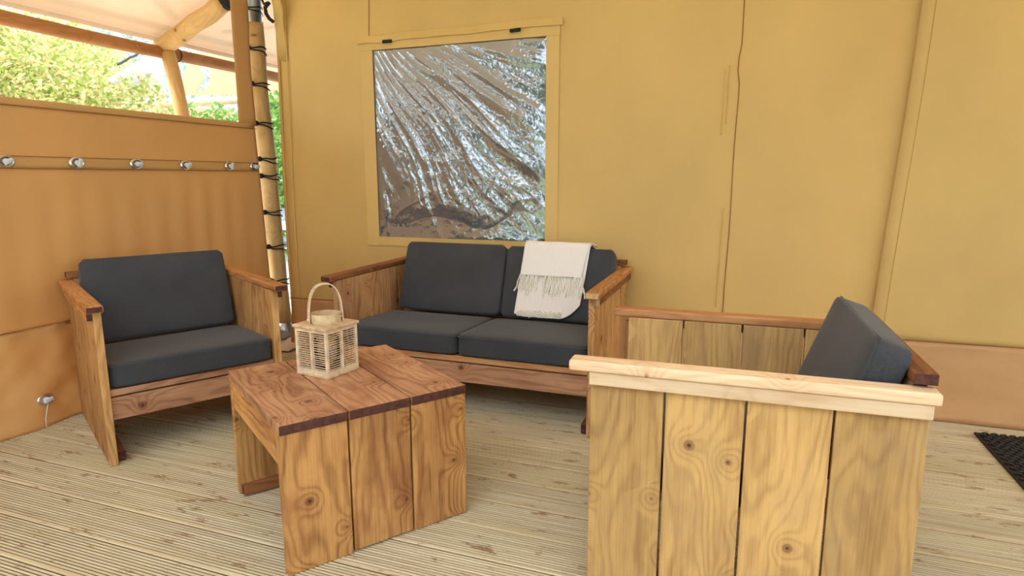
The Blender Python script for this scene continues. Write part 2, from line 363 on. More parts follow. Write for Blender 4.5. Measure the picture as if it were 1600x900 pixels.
# skirt
def sk(a, b):
    x = -2.735+a*(3.9+2.735); zt = .33+.035*max(0, min(1, (x+2.7)/3.9)); z = b*zt
    y = YB-.010-.03*(1-b)**2+.010*nz(x*3, z*6, 5)*(1-b)*1.2+.005*nz(x*9, z*14, 2)-.004*math.sin(max(0, 1-b)*3)
    if x > .5: y -= .026
    return (x, y, max(.002, z))
o = link('skirt', pyd('skirt', *grid(150, 14, sk), True), M['canvas_skirt'], wall); m_ = o.modifiers.new('t', 'SOLIDIFY'); m_.thickness = .003
bm = bmesh.new(); tube(bm, [(x_, YB-.015-(.026 if x_ > .5 else 0), .331+.035*max(0, min(1, (x_+2.7)/3.9))) for x_ in [-2.735+i*.1 for i in range(66)]], .0022, 5)
link('skirt_seam', mesh('skirt_seam', bm), M['thread'], wall)
# surplus canvas lying in the corner gap
def gf(a, b):
    x = -3.02+.36*a; y = 3.10+.24*b+.03*math.sin(a*7); return (x, y, .012+.05*max(0, a-.5)*b+.018*abs(nz(a*4, b*5, 2))+.03*max(0, 1-abs(a-.7)*4)*b)
o = link('ground_flap', pyd('ground_flap', *grid(16, 12, gf), True), M['roof'], wall); m_ = o.modifiers.new('t', 'SOLIDIFY'); m_.thickness = .002

# window: tapes, crumpled film, mesh screen, roll-up straps
YF = YB-.006
win = struct(empty('window_1', (0, 0, 0)))
tp = M['canvas_tape']
fr = empty('window_frame'); fr.parent = win
def rect(name, x0, x1, z0, z1, y, th, mat, par):
    o = link(name, mesh(name, boxbm(x1-x0, th, z1-z0, .001, 1)), mat, par, ((x0+x1)/2, y, (z0+z1)/2)); return o
rect('frame_tape', -2.135, WX0+.006, .69, 1.862, YF, .006, tp, fr); rect('frame_tape', WX1-.004, -.938, .705, 1.872, YF, .006, tp, fr)
rect('frame_tape', -2.129, -.945, .695, WZ0+.004, YF-.002, .006, tp, fr)
o = rect('frame_tape', -2.135, -.935, WZ1-.004, 1.868, YF-.002, .006, tp, fr)
# flap over the top with a wavy lower edge
fl = [(-2.145+1.23*i/60, ) for i in range(61)]
vv = []
for i in range(61):
    x = -2.145+1.225*i/60; zb = 1.856+.012*(i/60)+.0035*math.sin(i*.5)*math.exp(-i/25)-.002*math.sin(i*.23)
    vv += [(x, YF-.012-.002*math.sin(i*.8), zb), (x, YF-.004, zb+.040)]
o = link('top_flap', pyd('top_flap', vv, [(2*i, 2*i+2, 2*i+3, 2*i+1) for i in range(60)]), M['canvas'], win); m_ = o.modifiers.new('t', 'SOLIDIFY'); m_.thickness = .003
def ridge(v): return 1-abs(v)*2.4
def film(a, b):
    x = WX0-.006+a*(WX1-WX0+.012); z = WZ0-.006+b*(WZ1-WZ0+.012)
    X = (x-WX0)/(WX1-WX0); Z = (z-WZ0)/(WZ1-WZ0)
    # folds fan out from the upper left corner towards the lower right
    dx, dz = X+.25, 1.35-Z; ang = math.atan2(dz, dx)+.05*nz(X*2, Z*2, 4); rad = math.hypot(dx, dz)
    k = 1.0 if X < .5 else 1.0
    h = .020*ridge(nz(ang*7.5, rad*.9, 1))+.012*ridge(nz(ang*17, rad*1.8, 5))
    c2 = max(0, min(1, (.75-Z+nz(X*3, Z*3, 2)*.4)*1.5))
    h += c2*(.009*ridge(nz(X*5+Z*3, Z*12-X*3, 7))+.0045*ridge(nz(X*11-Z*6, Z*12, 3)))
    h += .0032*ridge(nz(ang*34, rad*5, 2))+(.35+.65*c2)*.0024*ridge(nz(X*26, Z*24+X*8, 2))+.0009*ridge(nz(X*52+Z*10, Z*40, 6))
    e = min(1, min(X, 1-X, Z, 1-Z)*16+.04)
    calm = 1-.75*max(0, min(1, (.17+.12*nz(X*4, 1, 1)-Z)*14))
    return (x, YB+.002-h*.5*e*calm+.006*e, z)
def fast_film():
    return pyd('film', *grid(260, 270, film), False)
fo = link('film', fast_film(), M['film'], win)
rect('mesh_screen', WX0-.03, WX1+.03, WZ0-.03, WZ1+.03, YB+.05, .001, M['screen'], win)
for i, (x, zl) in enumerate(((-1.945, 1.47), (-1.175, 1.44))):
    o = rect('roll_strap', x-.012, x+.012, zl, 1.85, YB+.024, .002, M['cord'], win)
    b = rect('strap_buckle', x-.032, x+.032, 1.848, 1.866, YF-.016, .012, M['cord'], win); b.data = mesh('b', boxbm(.06, .012, .018, .004, 2)); b.data.materials.append(M['cord'])
    if i: b.rotation_euler = (0, -.06, 0)
# room behind the window, seen dimly through film and mesh
inn = struct(empty('trim_interior', (0, 0, 0)))
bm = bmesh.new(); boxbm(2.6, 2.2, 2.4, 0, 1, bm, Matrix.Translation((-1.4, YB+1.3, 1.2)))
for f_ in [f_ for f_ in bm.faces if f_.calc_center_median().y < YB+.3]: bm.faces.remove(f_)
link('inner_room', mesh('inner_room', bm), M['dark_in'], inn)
cb = link('inner_cabinet', mesh('inner_cabinet', boxbm(.62, .45, .96, .01)), M['pale_in'], None, (-2.3, YB+.8, .48)); tag(cb, 'pale cabinet dimly visible inside the tent through lower left of plastic window', 'cabinet')

# ------------------------------------------------------------ left wall (canvas windbreak)
XL = -2.92; YE = 3.235
def lw_off(y, z):
    a = .006*nz(y*1.2, z*.7, 12)
    band = max(0, min(1, (1.14-z)*6))*max(0, min(1, (z-.42)*6+.4))
    a += band*(.0060*math.sin(y*2*math.pi/.152+.6*nz(y*2, z, 1))+.0015*math.sin(y*43))*(.6+.6*nz(y*2, z*2, 7))
    return a
def lwf(a, b):
    z = .43+b*(1.432-.43); y = -.6+a*(YE+.045*(1.432-z)+.012+.6); return (XL+lw_off(y, z), y, z)
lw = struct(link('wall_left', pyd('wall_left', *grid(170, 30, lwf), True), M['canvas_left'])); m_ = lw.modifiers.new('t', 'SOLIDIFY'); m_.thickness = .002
def lsk(a, b):       # gathered lower skirt
    z = b*.452; y = -.6+a*(YE+.045*(1.432-z)+.012+.6)
    g_ = .010*math.sin(y*34+nz(y*5, 0)*5)*(b**2)*.9+.050*nz(y*3.2, z*2.2, 3)*(1-.5*b)+.018*nz(y*7-z*6, z*7, 9)+.006*nz(y*16+z*9, z*18, 1)
    return (XL+.012+g_+.03*(1-b)*(.5), y, z-.004)
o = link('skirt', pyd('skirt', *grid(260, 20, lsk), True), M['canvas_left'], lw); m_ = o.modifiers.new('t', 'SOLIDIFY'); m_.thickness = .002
def yz(name, y0, y1, z0, z1, x, mat, par, n=60, amp=.0015, th=.003):
    o = link(name, pyd(name, *grid(n, 3, lambda a, b: (x+lw_off(y0+a*(y1-y0), z0+b*(z1-z0))+amp*math.sin(a*n*1.1)*math.sin(b*3.1), y0+a*(y1-y0), z0+b*(z1-z0))), True), mat, par)
    m_ = o.modifiers.new('t', 'SOLIDIFY'); m_.thickness = th; return o
yz('toggle_band', -.6, YE, 1.14, 1.192, XL+.005, M['canvas_left'], lw, amp=.002)
yz('top_hem', -.6, YE, 1.400, 1.434, XL+.004, M['canvas_left'], lw, amp=0)
for zz_, xx_ in ((1.140, .0085), (1.192, .0085), (.449, .016), (1.402, .0085)):
    bm = bmesh.new(); tube(bm, [(XL+xx_+lw_off(-.6+k*.05, zz_)+(.004*math.sin(k*1.7) if zz_ < 1 else 0), -.6+k*.05, zz_+(.002*math.sin(k*2.1) if zz_ < 1 else 0)) for k in range(78)], .0022 if zz_ < 1 else .0016, 5)
    link('stitch_line', mesh('stitch_line', bm), M['thread'], lw)
# upright strip that joins the windbreak to the roof beside the post
def us(a, b):
    z = 1.42+b*(roofz(XL)-1.42-.01); y0 = 3.112+.008*math.sin(b*3) ; return (XL+.004*nz(b*3, a), y0+a*(3.262-y0)-.03*math.sin(min(1, b*1.6)*3.1)*a*.4, z)
o = link('upright_strip', pyd('upright_strip', *grid(6, 20, us), True), M['canvas_left'], lw); m_ = o.modifiers.new('t', 'SOLIDIFY'); m_.thickness = .003
def fastener(y, z, tilt=0, cord=False, dx=0):
    bm = bmesh.new(); n = 20
    rings = []
    for rr, xx in ((.033, 0), (.034, .006), (.028, .011), (.021, .007), (.021, 0)):
        rings.append([bm.verts.new((xx, math.cos(6.2832*k/n)*rr*1.12, math.sin(6.2832*k/n)*rr*.82)) for k in range(n)])
    for i in range(len(rings)-1):
        for k in range(n): bm.faces.new((rings[i][k], rings[i][(k+1) % n], rings[i+1][(k+1) % n], rings[i+1][k]))
    e = link('eyelet_ring', mesh('eyelet_ring', bm, True), M['chrome'], lw, (XL+.010+dx+lw_off(y, z), y, z))
    bm = bmesh.new(); tube(bm, [(0, 0, 0), (.010, 0, 0), (.0101, 0, 0), (.022, 0, 0)], .013, 14); 
    boxbm(.012, .042, .020, .006, 2, bm, Matrix.Translation((.026, 0, 0)) @ Matrix.Rotation(tilt, 4, 'X'))
    link('turn_peg', mesh('turn_peg', bm, True), M['peg'], e)
    if cord:
        bm = bmesh.new(); tube(bm, [(.02, 0, -.01), (.024, -.012, -.04), (.02, -.02, -.08), (.03, -.028, -.115)], .0016, 5)
        link('peg_string', mesh('peg_string', bm, True), M['fringe'], e)
for i, y in enumerate([1.165, 1.468, 1.77, 2.073, 2.378, 2.68, 2.999, 3.205]): fastener(y, 1.168, (.3, .1, .5, 1.2, .2, .6, 1.4, .1)[i])
fastener(1.78, .125, .2, True, .028); fastener(1.17, .125, .9, False, .028)

# ------------------------------------------------------------ roof canvas
def rf(a, b):
    x = -3.8+a*8.3; y = -.35+b*6.05
    return (x, y, roofz(x)+.02*nz(x*.8, y*.8, 2) - .03*math.sin(max(0, min(1, (y-.2)/3.15))*3.14)*(1 if y < 3.36 else 0)*min(1, a*6))
roof = struct(link('ceiling', pyd('ceiling', *grid(60, 50, rf), True), M['roof'])); m_ = roof.modifiers.new('t', 'SOLIDIFY'); m_.thickness = .002
bm = bmesh.new()
v_, f_ = grid(1, 50, lambda a, b: (-3.795+a*.004, -.35+b*6.05, roofz(-3.8)-.0+(-.028 if a == 0 else .0)+.02*nz(-3.04, (-.35+b*6.05)*.8, 2)))
o = link('roof_hem', pyd('roof_hem', v_, f_), M['roof'], roof); m_ = o.modifiers.new('t', 'SOLIDIFY'); m_.thickness = .004

# ------------------------------------------------------------ poles
t = empty('tent_post', (-2.93, 3.365, 0), 0, 'round natural wood tent post in the corner between the two canvas walls', 'post')
def rel(o_, p): return tuple(Vector(p)-o_.location)
pole('pole_shaft', rel(t, (-2.902, 3.365, .12)), rel(t, (-2.982, 3.365, 2.07)), .055, M['pole'], t, .056)
bm = bmesh.new(); tube(bm, [rel(t, (-2.980, 3.365, 2.06)), rel(t, (-2.984, 3.365, 2.34))], .0585, 20); link('top_sleeve', mesh('s', bm, True), M['metal'], t)
bm = bmesh.new(); tube(bm, [rel(t, (-2.898, 3.365, .006)), rel(t, (-2.902, 3.365, .13))], .058, 20); boxbm(.16, .16, .008, .002, 1, bm, Matrix.Translation((.03, 0, .004))); link('metal_foot', mesh('s', bm, True), M['metal'], t)
names = ['topmost, on the metal sleeve', 'second from the top, above the knot', 'third from the top', 'fourth from the top, at the windbreak hem', 'fifth from the top, above the fastener row',
         'sixth from the top, below the fastener row', 'seventh from the top', 'eighth from the top, above the armchair arm', 'lowest, behind the armchair arm']
for i, (x, z) in enumerate([(-2.997, 2.144), (-2.973, 1.904), (-2.962, 1.684), (-2.948, 1.441), (-2.942, 1.217), (-2.941, 1.11), (-2.935, .876), (-2.927, .651), (-2.92, .422)]):
    cx = -2.902-.08*(z-.12)/1.95; r_ = .062
    e = empty('bungee_tie', (cx, 3.365, z), 0, 'black elastic ball tie on the corner post, '+names[i], 'elastic tie', 'elastic ties lacing canvas to the post')
    bm = bmesh.new()
    for s in (0, 1):
        pts = []
        for k in range(11):
            a = R(-134+176*k/10); pts.append((math.cos(a)*r_, math.sin(a)*r_, (.004 if s else -.003)+(-.0035*k*(s)+.0012*k*(1-s))+(.004*math.sin(k+i))))
        tube(bm, pts, .0042, 6)
    tube(bm, [(math.cos(R(-134))*r_, math.sin(R(-134))*r_, 0), (-.062, -.062, .004), (-.078, -.05, .002)], .0042, 6)
    link('elastic_loop', mesh('elastic_loop', bm, True), M['cord'], e)
    bm = bmesh.new(); bmesh.ops.create_uvsphere(bm, u_segments=14, v_segments=10, radius=.017)
    link('ball', mesh('ball', bm, True), M['cord'], e, (math.cos(R(-84))*(r_+.013), math.sin(R(-84))*(r_+.013), .001))
ep = pole('eave_pole', (-3.75, -.8, 1.935), (-3.75, 5.8, 1.935), .040, M['eave'], n=30); tag(ep, 'long round wooden pole running under the edge of the canvas roof', 'pole')
rt = empty('rafter', (-3.4, 3.36, 0), 0, 'thick round wooden rafter sloping up under the roof beside the corner post', 'rafter')
pole('rafter_pole', rel(rt, (-3.79, 3.36, 1.955)), rel(rt, (-3.19, 3.36, 2.205)), .058, M['pole'], rt)
bm = bmesh.new(); tube(bm, [rel(rt, (-3.192, 3.36, 2.204)), rel(rt, (-3.17, 3.36, 2.213))], .056, 18); link('end_cap', mesh('s', bm), M['cord'], rt)
stp = tag(pole('roof_strut', (-3.715, 3.36, 1.93), (-3.47, 3.36, .9), .046, M['pole']), 'leaning round wooden strut that props the eave pole, seen above windbreak', 'strut')
stp2 = pole('lower_strut', rel(stp, (0, 0, 0)), (0, 0, 0.01), .01, M['pole'], stp) if False else None
# strut carries on to the ground
bpy.data.objects.remove(stp); stp = tag(pole('roof_strut', (-3.715, 3.36, 1.93), (-3.30, 3.36, .02), .046, M['pole']), 'leaning round wooden strut that props the eave pole, seen above windbreak', 'strut')
bm = bmesh.new(); bmesh.ops.create_circle
pts = [(-3.75+.0435*math.cos(a), 3.47+.0*a, 1.935+.0435*math.sin(a)) for a in [i*.35 for i in range(19)]]
tube(bm, pts, .0035, 6); tag(link('lashing', mesh('lashing', bm, True), M['cord']), 'thin dark lashing around the eave pole beside the rafter', 'lashing')
for a_, b_, l_ in (((-3.80, 1.6, 2.27), (-3.79, 5.4, 2.27), 'unseen pole added above the canvas roof to shade it, running along the eave'), ((-3.72, 3.26, 2.35), (-3.30, 2.35, 2.62), 'unseen pole added above the canvas roof to shade it, slanting up toward the viewer'), ((-3.72, 3.66, 2.35), (-3.2, 4.5, 2.66), 'unseen pole added above the canvas roof to shade it, slanting up away from the viewer')):
    tag(pole('shadow_pole', a_, b_, .03, M['pole'], n=4), l_, 'pole')  # unseen poles, added to cast soft shadow bands onto the translucent roof
# gathered canvas and black strap at the top of the wall edge
bm = bmesh.new()
for k in range(5): tube(bm, [(-2.67+.012*k, YB-.03, 2.45), (-2.69+.012*k, YB-.055-.003*k, 2.15), (-2.685+.013*k, YB-.05, 2.10-.008*k), (-2.70+.012*k, YB-.03, 2.02), (-2.71+.012*k, YB-.008, 1.92), (-2.715+.012*k, YB+.004, 1.80)], .012, 8, True, .007)
link('gathered_fold', mesh('g', bm, True), M['canvas'], wall)
bm = bmesh.new()
tube(bm, [(-2.70, YB-.07, 2.30), (-2.745, YB-.07, 2.19), (-2.757, YB-.07, 2.14), (-2.745, YB-.07, 2.115), (-2.71, YB-.075, 2.12)], .007, 8); tube(bm, [(-2.705, YB-.07, 2.12), (-2.738, YB-.07, 2.095), (-2.732, YB-.072, 2.06), (-2.712, YB-.07, 2.03), (-2.688, YB-.066, 2.012)], .011, 8)
tag(link('hanging_strap', mesh('g', bm, True), M['cord']), 'black strap looped around gathered canvas beside top of corner post', 'strap')

# ------------------------------------------------------------ chairs and sofa
T_ = .0283; Q = .19; Ha = .642; At = .0287; Bt = .034; OO = .024; EF = .05; D = 4*Q
def seat_unit(name, loc, rz, W, label, cat, mats, ends=('dark', 'dark'), grp=None):
    """local X across the seat, Y from front to back; outer left side panel at x=0"""
    e = empty(name, loc, rz, label, cat, grp)
    hp = Ha-At
    for side in (0, 1):
        x = T_/2 if side == 0 else W-T_/2
        for k in range(4):
            zl = .0+random.uniform(0, .002)
            plank('side_plank', hp-zl-.001, Q-.0055, T_, M[mats['side'][side]], e, (x, Q*(k+.5), (hp+zl)/2), ROT_UP, end='light')
        s = -1 if side == 0 else 1
        xa = (W-T_-.0+ (T_+OO)/2 + .0) if side else (T_-(T_+OO)/2)
        rot90 = Matrix.Rotation(R(90), 3, 'Z')
        plank('armrest', D+EF+.010, T_+OO+.006, At, M[mats['arm'][side]], e, (xa, (D+.010-EF)/2, Ha-At/2), rot90, end=ends[side], bev=.009, seg=3)
        xb = x+s*(T_/2+OO/2-.002)
        plank('arm_batten', D-.004, OO-.005, Bt, M[mats['batten'][side]], e, (xb, D/2, hp-Bt/2-.0005), rot90, end=ends[side])
        xf = x-s*(T_/2+.016)
        b = plank('foot_batten', D-.06, .032, .045, M['arm_dark'], e, (xf, D/2+.005, .024), rot90, end='dark', bev=.008)
    iw = W-2*T_-.002
    plank('front_rail', iw, .088, .028, M[mats['rail']], e, (W/2, .034, .222), (R(90), 0, 0))
    # sloping seat slats
    for k in range(4):
        yk = .085+.135*k
        plank('seat_slat', iw, .13, .026, M[mats['rail2']], e, (W/2, yk, .286-.045*(yk-.02)), (-.045, 0, 0))
    # leaning backrest boards
    tl = R(19); top = Vector((0, .742, .650))
    for k in range(2):
        c_ = top+Vector((0, -math.sin(tl), -math.cos(tl)))*(.08+.165*k)
        plank('back_board', iw, .16, .028, M[mats['rail2']], e, (W/2, c_.y, c_.z), (R(90)-tl, 0, 0), end='dark')
    plank('back_rail', W-.004, .048, .026, M[mats['back']], e, (W/2, .742, .664), (0, 0, 0), end='dark')
    return e
def cushion(name, sx, sy, sz, parent_loc, rz, lx, ly, lz, rx, label, grp, r=.022, seams=True, puff=.006):
    bm = bmesh.new(); bmesh.ops.create_cube(bm, size=1); bmesh.ops.scale(bm, vec=(sx, sy, sz), verts=bm.verts)
    bmesh.ops.subdivide_edges(bm, edges=bm.edges[:], cuts=9, use_grid_fill=True)
    sd_ = random.random()*50
    for v in bm.verts:                                 # slightly crowned faces, rounded edges
        a, b, c = v.co.x/(sx/2), v.co.y/(sy/2), v.co.z/(sz/2)
        p = Vector(v.co)
        inner = Vector((max(-sx/2+r, min(sx/2-r, p.x)), max(-sy/2+r, min(sy/2-r, p.y)), max(-sz/2+r, min(sz/2-r, p.z))))
        d = p-inner
        if d.length > 1e-6 and sum(abs(q) > 1e-5 for q in d) > 1: p = inner+d.normalized()*r
        p.z += math.copysign(puff, c)*(1-a*a)*(1-b*b)*(1 if abs(c) > .5 else 0)
        p += Vector((1, 1, 1))*.0025*nz(p.x*6+sd_, p.y*6, p.z*6)
        v.co = p
    me = mesh(name, bm, True); me.materials.append(M['cushion'])
    Rz = Matrix.Rotation(rz, 4, 'Z')
    mw = Matrix.Translation(parent_loc) @ Rz @ Matrix.Translation((lx, ly, lz)) @ Matrix.Rotation(rx, 4, 'X')
    o = link(name, me, None); o.matrix_world = mw; o.location = mw.to_translation(); o.rotation_euler = mw.to_euler()
    sb = o.modifiers.new('s', 'SUBSURF'); sb.levels = sb.render_levels = 1
    tag(o, label, 'cushion', grp)
    bm = bmesh.new()
    zc = sz/2-.016
    r += .008; k_ = [(-sx/2+r, -sy/2), (sx/2-r, -sy/2), (sx/2, -sy/2+r), (sx/2, sy/2-r), (sx/2-r, sy/2), (-sx/2+r, sy/2), (-sx/2, sy/2-r), (-sx/2, -sy/2+r), (-sx/2+r, -sy/2)]
    pts = []
    for i in range(8):
        a, b = Vector(k_[i]), Vector(k_[i+1])
        for q in range(6): c_ = a.lerp(b, q/6); pts.append((c_.x-math.copysign(.0012, c_.x), c_.y-math.copysign(.0012, c_.y), zc))
    pts.append(pts[0])
    for s in (1,): tube(bm, [(x, y, z*s) for x, y, z in pts], .0022, 5)
    link('piping', mesh('piping', bm, True), M['cushion'], o)
    return o
def seat_c(ploc, rz, x, w_, label, grp):       # seat cushion follows the slope of the slats
    return cushion('seat_cushion', w_, .480, .102, ploc, rz, x, .248, .3525-.0102, -.045, label, grp, r=.010, puff=.003)
def back_c(ploc, rz, x, w_, label, grp, dy=0, dz=0, roll=0, tl=19):
    t_ = R(tl); f0 = Vector((0, .460+dy, .398+dz)); L_ = .372; th = .095
    c_ = f0+Vector((0, math.sin(t_), math.cos(t_)))*L_/2+Vector((0, math.cos(t_), -math.sin(t_)))*th/2
    return cushion('back_cushion', w_, L_, th, ploc, rz, x, c_.y, c_.z, R(90)-t_, label, grp, r=.011, puff=.004)

# left armchair
LC = (-2.2285, 1.5776, 0); la = R(61.3); LW = .687
seat_unit('armchair', LC, la, LW, 'wooden plank armchair with charcoal cushions on the left beside the amber windbreak', 'armchair',
          dict(side=('chair_wood', 'chair_wood'), arm=('arm_wood', 'arm_wood'), batten=('arm_wood', 'arm_dark'), rail='rail_wood', rail2='rail_wood', back='arm_dark'))
seat_c(LC, la, LW/2, LW-2*T_-.012, 'charcoal seat cushion on the left armchair', None)
back_c(LC, la, LW/2-.003, .60, 'charcoal back cushion leaning in the left armchair', None)
# sofa
SF = (-1.8282, 2.47, 0); sa = R(.05); SW = 1.281
seat_unit('sofa', SF, sa, SW, 'two-seat wooden plank sofa with charcoal cushions under the plastic window', 'sofa',
          dict(side=('sofa_wood', 'chair_wood'), arm=('arm_dark', 'arm_wood'), batten=('arm_dark', 'arm_dark'), rail='rail_wood', rail2='far_arm', back='arm_dark'), ends=('dark', 'light'))
seat_c(SF, sa, .338, .604, 'charcoal seat cushion on the left half of the sofa', None); seat_c(SF, sa, .945, .600, 'charcoal seat cushion on the right half of the sofa', None)
back_c(SF, sa, .385, .585, 'charcoal back cushion on left half of the sofa, no throw on it', None, dy=-.01, dz=.004); back_c(SF, sa, .968, .565, 'charcoal back cushion on right half of the sofa, under the cream throw', None, dy=-.01, dz=.0)
# right armchair, turned with its back to the right; near side panel faces the camera
ra = R(1.2); RC = (-.3457, 1.5173, 0); RW = .672
# local X (across) must point to -Y of the room: origin at the far outer corner
dvx, dvy = -math.sin(ra), math.cos(ra)
RO = (RC[0]+RW*dvx, RC[1]+RW*dvy, 0); rr_ = ra-R(90)
seat_unit('armchair', RO, rr_, RW, 'yellowish wooden plank armchair at the right, its side toward the camera', 'armchair',
          dict(side=('pale_wood', 'pale_wood'), arm=('far_arm', 'new_wood'), batten=('far_arm', 'new_wood'), rail='rail_wood', rail2='rail_wood', back='arm_dark'), ends=('light', 'light'))
seat_c(RO, rr_, RW/2, RW-2*T_-.012, 'charcoal seat cushion of the right armchair, mostly hidden by its side', None)
back_c(RO, rr_, RW/2+.0, .585, 'charcoal back cushion in the right armchair, seen from its side', None, dy=.064, dz=-.010)

# ------------------------------------------------------------ coffee table
TB = Vector((-1.1331, 1.2625, 0)); ta = R(55.9); Lt = .601; Ht = .4457; QT = .19667
tb = empty('coffee_table', TB, ta, 'reddish brown square coffee table of thick planks, bamboo lantern on it', 'table')
for k in range(3):
    plank('top_plank', Lt+.008, QT-.005, .0285, M['table_top'], tb, (QT*(k+.5), Lt/2, Ht-.01425), Matrix.Rotation(R(90), 3, 'Z'), end='dark', bev=.0035)
    for y, nm in ((.0142+.002, 'leg_plank'), (Lt-.0162, 'leg_plank')):
        zl = (.000, .006, .002)[k] if y < .1 else 0
        plank(nm, Ht-.0287-zl, QT-.005, .0285, M['table_leg'], tb, (QT*(k+.5), y, (Ht-.0287+zl)/2), Matrix.Rotation(R(90), 3, 'Z') @ ROT_UP)
for x in (.018, 3*QT-.018): plank('apron', Lt-.062, .095, .026, M['table_leg'], tb, (x, Lt/2, Ht-.0287-.049), Matrix.Rotation(R(90), 3, 'Z') @ Matrix.Rotation(R(90), 3, 'X'))
for y in (.031+.016, Lt-.031-.016): plank('foot_batten', 3*QT-.02, .03, .035, M['arm_dark'], tb, (3*QT/2+.0, y, .022), (0, 0, 0), end='dark')

# ------------------------------------------------------------ lantern
lc = Matrix.Translation(TB) @ Matrix.Rotation(ta, 4, 'Z') @ Vector((.281, .395, Ht))
la_ = ta+R(25)
ln = empty('lantern', lc, la_, 'small square bamboo lantern with bentwood handle on the coffee table', 'lantern')
hs = .067; H = .162
def bar(bm, a, b, wx, wy):
    a, b = Vector(a), Vector(b); c_ = (a+b)/2; d = b-a
    q = d.to_track_quat('X', 'Z').to_matrix().to_4x4(); boxbm(d.length, wx, wy, .0008, 1, bm, Matrix.Translation(c_) @ q)
link('base_plate', mesh('b', boxbm(.148, .148, .009, .003)), M['bamboo_dark'], ln, (0, 0, .0048))
link('top_plate', mesh('b', boxbm(.156, .156, .011, .004)), M['bamboo_dark'], ln, (0, 0, H+.0055))
for sx in (-1, 1):
    for sy in (-1, 1):
        bm = bmesh.new(); bar(bm, (sx*hs, sy*hs, .009), (sx*hs, sy*hs, H), .010, .010); link('corner_post', mesh('c', bm), M['bamboo'], ln)
for k in range(4):
    q = Matrix.Rotation(k*math.pi/2, 4, 'Z')
    bm = bmesh.new(); bar(bm, (0, -hs, .009), (0, -hs, H), .012, .006); bmesh.ops.transform(bm, matrix=q, verts=bm.verts); link('middle_post', mesh('c', bm), M['bamboo'], ln)
    bm = bmesh.new(); bar(bm, (-hs, -hs, .016), (hs, -hs, .016), .008, .016); bmesh.ops.transform(bm, matrix=q, verts=bm.verts); link('bottom_rail', mesh('c', bm), M['bamboo'], ln)
    bm = bmesh.new(); bar(bm, (-hs, -hs, H-.006), (hs, -hs, H-.006), .008, .012); bmesh.ops.transform(bm, matrix=q, verts=bm.verts); link('top_rail', mesh('c', bm), M['bamboo'], ln)
bm = bmesh.new()
for k in range(4):
    q = Matrix.Rotation(k*math.pi/2, 4, 'Z')
    for i in range(17):
        z = .027+i*.0077+random.uniform(-.0006, .0006); a = q @ Vector((-hs, -hs+.002, z)); b = q @ Vector((hs, -hs+.002, z+random.uniform(-.001, .001)))
        tube(bm, [a, b], .0014, 5)
stuff(link('wicker_rods', mesh('w', bm), M['bamboo'], ln))
bm = bmesh.new(); n = 40
prof = [(.050, H+.010), (.050, H+.043), (.0465, H+.043), (.0465, H+.010)]
rg = [[bm.verts.new((r_*math.cos(6.2832*k/n), r_*math.sin(6.2832*k/n), z)) for k in range(n)] for r_, z in prof]
for i in range(3):
    for k in range(n): bm.faces.new((rg[i][k], rg[i][(k+1) % n], rg[i+1][(k+1) % n], rg[i+1][k]))
link('top_ring', mesh('r', bm, True), M['bamboo_dark'], ln)
# bentwood handle: arch in a plane turned to face the table's long side
hm = Matrix.Rotation(-R(25)-R(4), 4, 'Z'); vv = []; N = 26
for i in range(N+1):
    a = math.pi*i/N; rx = .058; c_, s_ = math.cos(a), math.sin(a)
    x = rx*math.copysign(abs(c_)**.8, c_); z = H+.012+.132*abs(s_)**.75
    for t_, wy in ((0, -.0105), (0, .0105), (.0035, .0105), (.0035, -.0105)):
        vv.append(hm @ Vector((x*(1-t_/rx), wy, z-t_*s_)))
ff = [(i*4+k, i*4+(k+1) % 4, (i+1)*4+(k+1) % 4, (i+1)*4+k) for i in range(N) for k in range(4)]+[(0, 3, 2, 1), (4*N, 4*N+1, 4*N+2, 4*N+3)]
link('handle', pyd('handle', vv, ff), M['bamboo'], ln)
for s in (-1, 1):
    bm = bmesh.new(); p = hm @ Vector((s*.0495, 0, H+.024)); q_ = hm @ Vector((s*.062, 0, H+.024)); tube(bm, [p, q_], .0035, 10); link('rivet', mesh('r', bm, True), M['chrome'], ln)
bm = bmesh.new(); prof = [(.001, .0105), (.040, .0105), (.043, .014), (.043, .115), (.040, .118), (.0405, .115), (.0405, .016), (.001, .015)]
rg = [[bm.verts.new((r_*math.cos(6.2832*k/32), r_*math.sin(6.2832*k/32), z)) for k in range(32)] for r_, z in prof]
for i in range(len(prof)-1):
    for k in range(32): bm.faces.new((rg[i][k], rg[i][(k+1) % 32], rg[i+1][(k+1) % 32], rg[i+1][k]))
tag(link('candle_jar', mesh('j', bm, True), M['glass'], None, lc), 'clear glass candle jar inside the bamboo lantern', 'jar')

